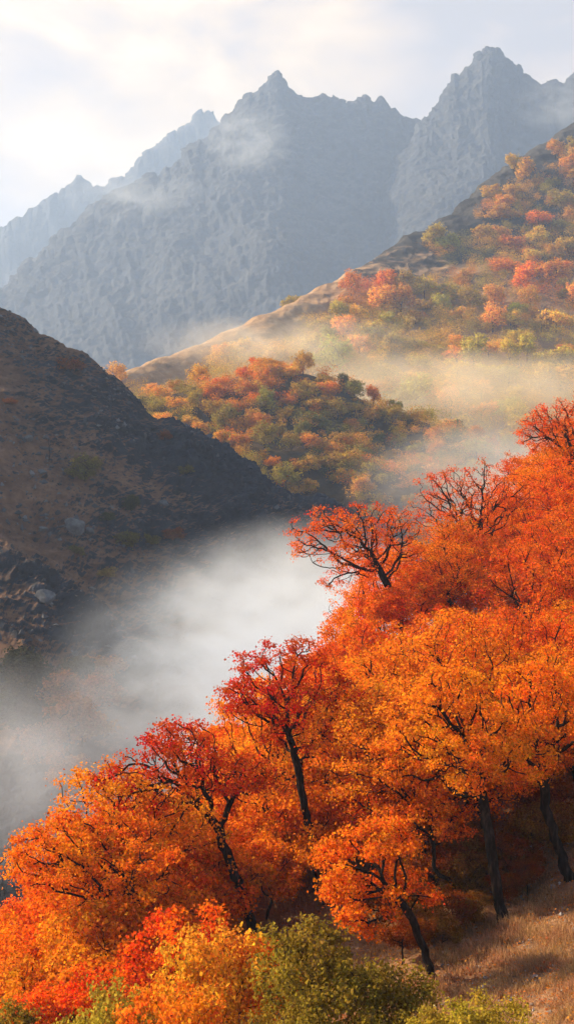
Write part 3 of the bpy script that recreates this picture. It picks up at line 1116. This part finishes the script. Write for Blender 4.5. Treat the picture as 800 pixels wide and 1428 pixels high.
# ------------------------------------------------------------------ left hill: shrubs, dead tree, boulders
SHO = (0.17, 0.135, 0.03)
SHG = (0.08, 0.08, 0.025)
SHR = (0.26, 0.08, 0.02)
SH = [(100, 512, 0.75, SHR, 'rust red shrub high on the dark rocky hill'), (122, 668, 0.85, SHO, 'round olive shrub in the middle of the rocky hill'),
      (186, 712, 0.6, SHG, 'dark green shrub lower on the rocky hill'), (152, 728, 0.5, SHG, 'small dark shrub beside the pale boulder'),
      (180, 762, 0.75, SHO, 'yellowish olive shrub just above the mist'), (212, 757, 0.6, SHO, 'olive shrub next to the yellowish one above the mist'),
      (245, 752, 0.65, SHR, 'brown shrub at the end of the row above the mist'), (150, 802, 0.5, (0.32, 0.2, 0.04), 'little golden shrub at the edge of the mist'),
      (16, 560, 0.4, SHR, 'small rust shrub among the dark crags'), (228, 612, 0.4, SHR, 'brown shrub on the crest of the rocky hill'),
      (108, 770, 0.4, SHO, 'small olive shrub below the pale boulder'), (262, 660, 0.45, SHO, 'low shrub on the lower crest of the rocky hill')]
for u, v, s, c, lab in SH:
    p = pick('L', GL, u, v)
    place(far_kinds[random.randrange(7)], lab, 'shrub', 'shrub', p - np.array([0, 0, 1.2 * s]), c, 'shrubs on the rocky hill', random.uniform(0, 6), (s * 0.9, s * 0.9, s * 0.72), FARLEAF)

snag = make_tree(808, [(0, 0, -0.3), (0.2, 0, 1.2), (0.1, 0, 2.4)], blobs_for(809, (0.3, 0, 3.6), 1.5, 1.2, 1.3, 5, 0.5), 90, 40, step=0.35, kill=0.6, tip=0.03, limbs=False)
t = thing('bare_tree', 'small bare tree standing alone on the rocky hill', 'tree', pick('L', GL, 72, 642))
link('trunk', snag.trunk, BARK, t)
o = link('crown', snag.crown, LEAF, t)
o.color = (*RUST, 1)

m, nt, out = new_mat('pale_stone')
tc = N(nt, 'ShaderNodeTexCoord')
n1 = noise(nt, tc.outputs['Object'], 1.2, 8, 0.65)
b = N(nt, 'ShaderNodeBsdfPrincipled', Roughness=0.9)
L(nt, ramp(nt, n1, [(0.3, (0.06, 0.06, 0.064)), (0.55, (0.12, 0.12, 0.12)), (0.75, (0.2, 0.195, 0.19))]), b.inputs['Base Color'])
bp = N(nt, 'ShaderNodeBump', Strength=0.6, Distance=0.2)
L(nt, n1, bp.inputs['Height'])
L(nt, bp.outputs[0], b.inputs['Normal'])
L(nt, b.outputs[0], out.inputs['Surface'])
STONE = m


def boulder_mesh(seed, r):
    nth, nph = 26, 18
    th, ph = np.meshgrid(np.linspace(0, 2 * np.pi, nth, endpoint=False), np.linspace(0.001, np.pi - 0.001, nph))
    d = np.stack([np.cos(th) * np.sin(ph), np.sin(th) * np.sin(ph), np.cos(ph)], -1)
    rr = np.random.default_rng(seed)
    rad = np.full(d.shape[:2], 1.15)
    for _ in range(12):                                   # cut facets
        n = rr.normal(0, 1, 3)
        n /= np.linalg.norm(n)
        c = rr.uniform(0.62, 0.9)
        dn = d @ n
        rad = np.where(dn > 0.05, np.minimum(rad, c / np.maximum(dn, 0.05)), rad)
    P = d * (rad + fbm(d * 3 + seed, 4, seed) * 0.06)[..., None] * np.array(r)
    a = np.arange(nph * nth).reshape(nph, nth)
    f = np.stack([a[:-1], np.roll(a[:-1], -1, 1), np.roll(a[1:], -1, 1), a[1:]], -1).reshape(-1, 4)
    return mesh_from('boulder', P.reshape(-1, 3), f, smooth=False)


BO = [(104, 738, (1.9, 1.5, 1.7), 'large pale grey boulder on the rocky hill'), (128, 742, (0.9, 0.8, 0.6), 'small grey boulder just beside the large pale one'),
      (60, 735, (0.8, 0.7, 0.5), 'small grey boulder on the bare slope near the large pale one'), (226, 700, (1.2, 0.9, 0.7), 'grey boulder low on the rocky hill above the shrubs'),
      (62, 838, (1.6, 1.2, 1.2), 'pale boulder half veiled at the edge of the mist'), (40, 610, (1.0, 0.8, 0.7), 'grey boulder lodged among the dark crags')]
for j, (u, v, r3, lab) in enumerate(BO):
    p = pick('L', GL, u, v)
    o = link('boulder', boulder_mesh(900 + j, r3), STONE)
    o.location = Vector([float(c) for c in p + np.array([0, 0, r3[2] * 0.25])])
    o['label'] = lab
    o['category'] = 'boulder'
    o['group'] = 'boulders on the rocky hill'

def scree(n, seed):
    r = np.random.default_rng(seed)
    nv, nu = GL.shape[:2]
    i = (r.uniform(0.28, 0.74, n) * (nv - 1)).astype(int)
    j = r.integers(0, nu, n)
    c = GL[i, j]
    ok = fbm(c * 0.05, 3, 44) + r.normal(0, 0.12, n) > 0.02
    c = c[ok]
    n = len(c)
    s_ = (0.12 + 0.6 * r.random(n) ** 5)[:, None, None]
    octa = np.array([(1, 0, 0), (0, 1, 0), (-1, 0, 0), (0, -1, 0), (0.2, 0.1, 0.8), (0, 0, -0.8)], float)
    V = c[:, None] + (octa[None] + r.normal(0, 0.25, (n, 6, 3))) * s_ * r.uniform(0.6, 1.4, (n, 1, 3))
    t_ = np.array([(0, 1, 4), (1, 2, 4), (2, 3, 4), (3, 0, 4), (1, 0, 5), (2, 1, 5), (3, 2, 5), (0, 3, 5)])
    f = (np.arange(n)[:, None, None] * 6 + t_[None]).reshape(-1, 3)
    return mesh_from('scree', V.reshape(-1, 3), f)


m, nt, out = new_mat('scree_stone')
geo = N(nt, 'ShaderNodeNewGeometry')
b = N(nt, 'ShaderNodeBsdfPrincipled', Roughness=0.95)
L(nt, ramp(nt, geo.outputs['Random Per Island'], [(0.0, (0.025, 0.025, 0.03)), (0.6, (0.06, 0.06, 0.066)), (1.0, (0.15, 0.148, 0.15))]), b.inputs['Base Color'])
L(nt, b.outputs[0], out.inputs['Surface'])
o = link('scree', scree(20000, 4), m)
o['kind'] = 'stuff'
o['label'] = 'loose grey stones scattered over the rocky hill'

# ------------------------------------------------------------------ grass and fallen leaves on the near bank
def grass(n, seed):
    r = np.random.default_rng(seed)
    u = r.uniform(330, 860, n * 5)
    d = r.uniform(34, 62, n * 5)
    x = (u - 400) / F * d
    z = bank_z(x, d)
    v = 714 - z / d * F
    p3 = np.stack([x, d, z], -1)
    tuft = fbm(p3 * 0.9, 3, 55)
    open_ = np.interp(u - (1340 - v) * 0.0, [330, 560, 640, 860], [0.12, 0.3, 0.9, 1.0])
    ok = (v > 1180) & (v < 1480) & (r.random(len(u)) < open_ * np.clip(0.55 + tuft * 1.6, 0.05, 1))
    x, d, z, tuft = x[ok][:n], d[ok][:n], z[ok][:n], tuft[ok][:n]
    n = len(x)
    h = (0.10 + 0.28 * r.random(n)) * np.clip(0.8 + tuft, 0.5, 1.5)
    ang = r.uniform(0, 2 * np.pi, n)
    lean = r.uniform(0.1, 0.8, n)
    side = np.stack([np.cos(ang), np.sin(ang), np.zeros(n)], -1) * 0.011
    ldir = np.stack([np.cos(ang + 1.3) - 0.5, np.sin(ang + 1.3), np.zeros(n)], -1)
    base = np.stack([x, d, z - 0.02], -1)
    midp = base + ldir * (lean * h * 0.3)[:, None] + np.array([0, 0, 1]) * (h * 0.6)[:, None]
    tip = base + ldir * (lean * h)[:, None] + np.array([0, 0, 1]) * h[:, None]
    V = np.stack([base - side, base + side, midp + side * 0.7, midp - side * 0.7, midp - side * 0.7, midp + side * 0.7, tip + side * 0.1, tip - side * 0.1], 1).reshape(-1, 3)
    k = np.arange(n)[:, None] * 8
    f = np.concatenate([k + np.array([[0, 1, 2, 3]]), k + np.array([[4, 5, 6, 7]])], 0)
    return mesh_from('grass', V, f)


GRASSM = leaf_material('dry_grass', 0.35, 0.45)
o = link('grass', grass(52000, 5), GRASSM)
o.color = (0.48, 0.27, 0.13, 1)
o['kind'] = 'stuff'
o['label'] = 'dry tan grass on the near bank'


def pebbles(n, seed):
    r = np.random.default_rng(seed)
    u = r.uniform(600, 860, n)
    d = r.uniform(35, 56, n)
    x = (u - 400) / F * d
    c = np.stack([x, d, bank_z(x, d) + 0.03], -1)
    s_ = (0.025 + 0.09 * r.random(n) ** 3)[:, None, None]
    octa = np.array([(1, 0, 0), (0, 1, 0), (-1, 0, 0), (0, -1, 0), (0.2, 0.1, 0.7), (0, 0, -0.7)], float)
    V = c[:, None] + (octa[None] + r.normal(0, 0.25, (n, 6, 3))) * s_
    t_ = np.array([(0, 1, 4), (1, 2, 4), (2, 3, 4), (3, 0, 4), (1, 0, 5), (2, 1, 5), (3, 2, 5), (0, 3, 5)])
    return mesh_from('pebbles', V.reshape(-1, 3), (np.arange(n)[:, None, None] * 6 + t_[None]).reshape(-1, 3))


m, nt, out = new_mat('pebble_stone')
geo = N(nt, 'ShaderNodeNewGeometry')
b = N(nt, 'ShaderNodeBsdfPrincipled', Roughness=0.9)
L(nt, ramp(nt, geo.outputs['Random Per Island'], [(0.0, (0.10, 0.09, 0.085)), (0.6, (0.30, 0.28, 0.26)), (1.0, (0.62, 0.60, 0.58))]), b.inputs['Base Color'])
L(nt, b.outputs[0], out.inputs['Surface'])
o = link('pebbles', pebbles(900, 8), m)
o['kind'] = 'stuff'
o['label'] = 'pale pebbles strewn over the dry grass'


def litter(n, seed):
    r = np.random.default_rng(seed)
    d = r.uniform(36, 100, n)
    u = r.uniform(-40, 860, n)
    x = (u - 400) / F * d
    c = np.stack([x, d, bank_z(x, d) + 0.03 + 0.22 * r.random(n) ** 2], -1)
    nrm = r.normal(0, 0.45, (n, 3)) + np.array([0, 0, 1.0])
    nrm /= np.linalg.norm(nrm, axis=1, keepdims=True)
    a = np.cross(nrm, r.normal(0, 1, (n, 3)))
    a /= np.linalg.norm(a, axis=1, keepdims=True)
    b_ = np.cross(nrm, a)
    s = r.uniform(0.05, 0.12, (n, 1))
    V = np.stack([c - a * s * 0.5, c + b_ * s * 0.4, c + a * s * 0.5, c - b_ * s * 0.4], 1).reshape(-1, 3)
    return mesh_from('fallen_leaves', V, np.arange(4 * n).reshape(n, 4))


o = link('fallen_leaves', litter(60000, 6), LEAF)
o.color = (0.52, 0.19, 0.04, 1)
o['kind'] = 'stuff'
o['label'] = 'fallen leaves strewn over the near bank'

# ------------------------------------------------------------------ air: haze, valley mist, cloud wisps
SUN_AZ, SUN_EL = R(-68), R(28)


def box_mesh(name, lo, hi):
    (x0, y0, z0), (x1, y1, z1) = lo, hi
    V = [(x0, y0, z0), (x1, y0, z0), (x1, y1, z0), (x0, y1, z0), (x0, y0, z1), (x1, y0, z1), (x1, y1, z1), (x0, y1, z1)]
    return mesh_from(name, V, [(0, 3, 2, 1), (4, 5, 6, 7), (0, 1, 5, 4), (1, 2, 6, 5), (2, 3, 7, 6), (3, 0, 4, 7)])


def volume_mat(name, color, density=None, aniso=0.3):
    m, nt, out = new_mat(name)
    v = N(nt, 'ShaderNodeVolumePrincipled')
    v.inputs['Color'].default_value = (*color, 1)
    v.inputs['Anisotropy'].default_value = aniso
    if density is not None:
        v.inputs['Density'].default_value = density
    L(nt, v.outputs[0], out.inputs['Volume'])
    return m, nt, v


m, nt, v = volume_mat('haze_air', (0.50, 0.68, 1.0), 0.00024, 0.25)
o = link('haze', box_mesh('haze', (-7200, -2700, -80), (7200, 9200, 980)), m)
o['kind'] = 'stuff'


def mist(name, label, center, rad, dens, color=(0.86, 0.92, 1.0), scale=2.2, power=1.0, cover=(0.35, 0.65), aniso=0.35, seed=0.0, top=None, steps=None, rot=(0, 0, 0)):
    """A soft-edged bank: density falls to nothing at the skin of a unit ball that is scaled to the bank."""
    nth, nph = 28, 16
    th, ph = np.meshgrid(np.linspace(0, 2 * np.pi, nth, endpoint=False), np.linspace(0.02, np.pi - 0.02, nph))
    d = np.stack([np.cos(th) * np.sin(ph), np.sin(th) * np.sin(ph), np.cos(ph)], -1)
    a = np.arange(nph * nth).reshape(nph, nth)
    f = np.stack([a[:-1], np.roll(a[:-1], -1, 1), np.roll(a[1:], -1, 1), a[1:]], -1).reshape(-1, 4)
    me = mesh_from(name, d.reshape(-1, 3), f[:, ::-1])
    m, nt, v = volume_mat(name + '_air', color, None, aniso)
    tc = N(nt, 'ShaderNodeTexCoord')
    ln = N(nt, 'ShaderNodeVectorMath', operation='LENGTH')
    L(nt, tc.outputs['Object'], ln.inputs[0])
    fall = math_(nt, 'SUBTRACT', 1.0, ln.outputs['Value'], clamp=True)
    fall = math_(nt, 'POWER', fall, power)
    mp = N(nt, 'ShaderNodeMapping')
    mp.inputs['Location'].default_value = (seed, seed * 0.7, seed * 1.3)
    k = max(rad)
    mp.inputs['Scale'].default_value = tuple(r_ / k * scale for r_ in rad)
    mp.inputs['Scale'].default_value[2] *= 1.6
    L(nt, tc.outputs['Object'], mp.inputs['Vector'])
    nz = noise(nt, mp.outputs[0], 1.0, 5.0, 0.55, 0.9)
    mr = N(nt, 'ShaderNodeMapRange', interpolation_type='SMOOTHSTEP')
    mr.inputs['From Min'].default_value = cover[0]
    mr.inputs['From Max'].default_value = cover[1]
    L(nt, nz, mr.inputs['Value'])
    L(nt, math_(nt, 'MULTIPLY', math_(nt, 'MULTIPLY', fall, mr.outputs[0]), dens), v.inputs['Density'])
    o = link(name, me, m)
    o.location = Vector([float(c) for c in center])
    o.rotation_euler = rot
    o.scale = rad
    o['kind'] = 'stuff'
    o['label'] = label
    return o


# the main bank lying in the valley between the near bank and the rocky hill
mist('mist', 'white mist lying in the valley below the rocky hill', W(365, 940, 162), (26, 42, 18), 0.12, (0.74, 0.84, 1.0), scale=5.6, cover=(0.36, 0.68), power=1.5, seed=1.0)
mist('mist', 'thick mist behind the near bank trees', W(430, 860, 190), (24, 44, 15), 0.13, scale=5.2, cover=(0.34, 0.68), power=1.5, seed=3.0)
mist('mist', 'grey mist drifting over the dim knoll', W(60, 1060, 112), (28, 18, 9), 0.045, (0.75, 0.84, 1.0), scale=3.0, cover=(0.25, 0.65), seed=5.0)
mist('mist', 'glowing mist along the foot of the sunlit slope', W(640, 545, 530), (105, 36, 17), 0.050, (1.0, 0.91, 0.74), scale=2.6, cover=(0.3, 0.65), seed=7.0)  # golden sunlight tint is put into this mist's own colour
mist('mist', 'mist rising between the near trees and the wooded spur', W(700, 680, 280), (34, 60, 15), 0.030, (1.0, 0.97, 0.94), scale=2.2, cover=(0.25, 0.65), seed=9.0)
mist('mist', 'pale mist over the bare grass ridge', W(400, 480, 585), (65, 30, 14), 0.030, (1.0, 0.94, 0.84), scale=2.6, cover=(0.3, 0.65), seed=11.0)
mist('cloud', 'cloud wisp clinging below the broad summit', W(345, 195, 2080), (75, 60, 55), 0.010, scale=2.6, cover=(0.35, 0.65), seed=13.0)
mist('cloud', 'cloud wisp where the two ridges cross', W(190, 275, 2150), (130, 60, 45), 0.007, scale=2.6, cover=(0.35, 0.65), seed=15.0)
mist('cloud', 'cloud wisp over the shoulder of the tallest peak', W(790, 145, 1950), (80, 60, 45), 0.008, scale=2.6, cover=(0.35, 0.65), seed=17.0)

# ------------------------------------------------------------------ labels for the repeats
ZONE = {'near': 'on the near bank', 'side': 'on the sunlit mountainside', 'spur': 'on the wooded spur', 'knoll': 'on the dim knoll in the mist'}
def ordinal(k):
    names = ['first', 'second', 'third', 'fourth', 'fifth', 'sixth', 'seventh', 'eighth', 'ninth', 'tenth', 'eleventh', 'twelfth', 'thirteenth', 'fourteenth', 'fifteenth',
             'sixteenth', 'seventeenth', 'eighteenth', 'nineteenth', 'twentieth']
    return names[k] if k < 20 else None


def tier(key, v, u):
    if key == 'near':
        return ['top of the near bank', 'upper part of the near bank', 'middle of the near bank', 'lower part of the near bank', 'foot of the near bank'][int(np.clip((v - 760) // 130, 0, 4))]
    if key == 'side':
        return ['bare crags of the mountainside', 'upper belt of the mountainside wood', 'middle belt of the mountainside wood', 'lower belt of the mountainside wood', 'misty foot of the mountainside wood'][int(np.clip((v - 260) // 75, 0, 4))]
    if key == 'spur':
        return ['crest of the wooded spur', 'upper face of the wooded spur', 'lower face of the wooded spur', 'foot of the wooded spur'][int(np.clip((v - 520) // 55, 0, 3))]
    return 'dim knoll in the mist'


groups = {}
for row in pending:
    groups.setdefault((row[1], row[0]['category'], tier(row[2], row[4], row[3])), []).append(row)
for (cw, cat_, tr_), rows in groups.items():
    rows.sort(key=lambda r_: r_[3])
    n_ = len(rows)
    for i, (t, *_r) in enumerate(rows):
        if n_ == 1:
            lab = f'only {cw} {cat_} on the {tr_}'
        elif i == 0:
            lab = f'leftmost {cw} {cat_} on the {tr_}'
        elif i == n_ - 1:
            lab = f'rightmost {cw} {cat_} on the {tr_}'
        elif i <= (n_ - 1) / 2:
            lab = f'{ordinal(i)} {cw} {cat_} from the left on the {tr_}'
        else:
            lab = f'{ordinal(n_ - 1 - i)} {cw} {cat_} from the right on the {tr_}'
        t['label'] = lab

# ------------------------------------------------------------------ camera, sun, sky
cam = bpy.data.cameras.new('camera')
cam.sensor_fit = 'VERTICAL'
cam.angle_y = R(40)
cam.clip_end = 20000
cam.clip_start = 0.1
co = bpy.data.objects.new('camera', cam)
COL.objects.link(co)
co.location = (0, 0, 0)
co.rotation_euler = (R(90), 0, 0)
scene.camera = co

sd = Vector((math.sin(SUN_AZ) * math.cos(SUN_EL), math.cos(SUN_AZ) * math.cos(SUN_EL), math.sin(SUN_EL)))
sun = bpy.data.lights.new('sun', 'SUN')
sun.energy = 5.0
sun.angle = R(0.6)
sun.color = (1.0, 0.79, 0.52)
so = bpy.data.objects.new('sun', sun)
COL.objects.link(so)
so.rotation_euler = sd.to_track_quat('Z', 'Y').to_euler()

world = bpy.data.worlds.new('World')
scene.world = world
world.use_nodes = True
nt = world.node_tree
nt.nodes.clear()
wo = nt.nodes.new('ShaderNodeOutputWorld')
bg = nt.nodes.new('ShaderNodeBackground')
sky = nt.nodes.new('ShaderNodeTexSky')
sky.sky_type = 'NISHITA'
sky.sun_disc = False
sky.sun_elevation = SUN_EL
sky.sun_rotation = SUN_AZ
tc = nt.nodes.new('ShaderNodeTexCoord')
D = tc.outputs['Generated']
mp = nt.nodes.new('ShaderNodeMapping')
mp.inputs['Scale'].default_value = (1.0, 1.0, 1.7)
L(nt, D, mp.inputs['Vector'])
warp = noise(nt, mp.outputs[0], 3.2, 4, 0.5)
puff = noise(nt, mp.outputs[0], 7.5, 7, 0.55, 0.5)
both = math_(nt, 'ADD', math_(nt, 'MULTIPLY', warp, 0.55), math_(nt, 'MULTIPLY', puff, 0.45))
# clouds are brightest towards the sun
dot = nt.nodes.new('ShaderNodeVectorMath')
dot.operation = 'DOT_PRODUCT'
L(nt, D, dot.inputs[0])
dot.inputs[1].default_value = sd
glow = nt.nodes.new('ShaderNodeMapRange')
glow.inputs['From Min'].default_value = 0.40
glow.inputs['From Max'].default_value = 0.85
L(nt, dot.outputs['Value'], glow.inputs['Value'])
cl = ramp(nt, math_(nt, 'ADD', both, math_(nt, 'MULTIPLY_ADD', glow.outputs[0], 0.16, -0.045)),
          [(0.42, (0.58, 0.53, 0.53)), (0.48, (0.80, 0.66, 0.57)), (0.53, (1.05, 0.81, 0.58)), (0.60, (1.50, 1.14, 0.76))])
sc_ = nt.nodes.new('ShaderNodeVectorMath')
sc_.operation = 'SCALE'
sc_.inputs['Scale'].default_value = 7.3
L(nt, cl, sc_.inputs[0])
cov = nt.nodes.new('ShaderNodeMapRange')
cov.interpolation_type = 'SMOOTHSTEP'
cov.inputs['From Min'].default_value = 0.30
cov.inputs['From Max'].default_value = 0.42
L(nt, both, cov.inputs['Value'])
sepd = nt.nodes.new('ShaderNodeSeparateXYZ')
L(nt, D, sepd.inputs[0])
bank = nt.nodes.new('ShaderNodeMapRange')                 # clouds only ahead; unseen sky left clear so its fill light stays weak
bank.interpolation_type = 'SMOOTHSTEP'
bank.inputs['From Min'].default_value = 0.25
bank.inputs['From Max'].default_value = 0.75
L(nt, sepd.outputs['Y'], bank.inputs['Value'])
covr = math_(nt, 'MULTIPLY', cov.outputs[0], bank.outputs[0])
L(nt, mixc(nt, covr, sky.outputs[0], sc_.outputs[0]), bg.inputs['Color'])
bg.inputs['Strength'].default_value = 0.05
L(nt, bg.outputs[0], wo.inputs['Surface'])

vs = scene.view_settings
vs.view_transform = 'Standard'
vs.look = 'None'
vs.exposure = 1.6
vs.gamma = 1.0
vs.use_curve_mapping = False
cy = scene.cycles
cy.max_bounces = 8
cy.diffuse_bounces = 3
cy.transmission_bounces = 4
cy.volume_bounces = 3
cy.transparent_max_bounces = 8
cy.use_denoising = True
cy.volume_step_rate = 1.0
cy.volume_max_steps = 96
cy.use_adaptive_sampling = True
cy.adaptive_threshold = 0.02
cy.sample_clamp_indirect = 6.0
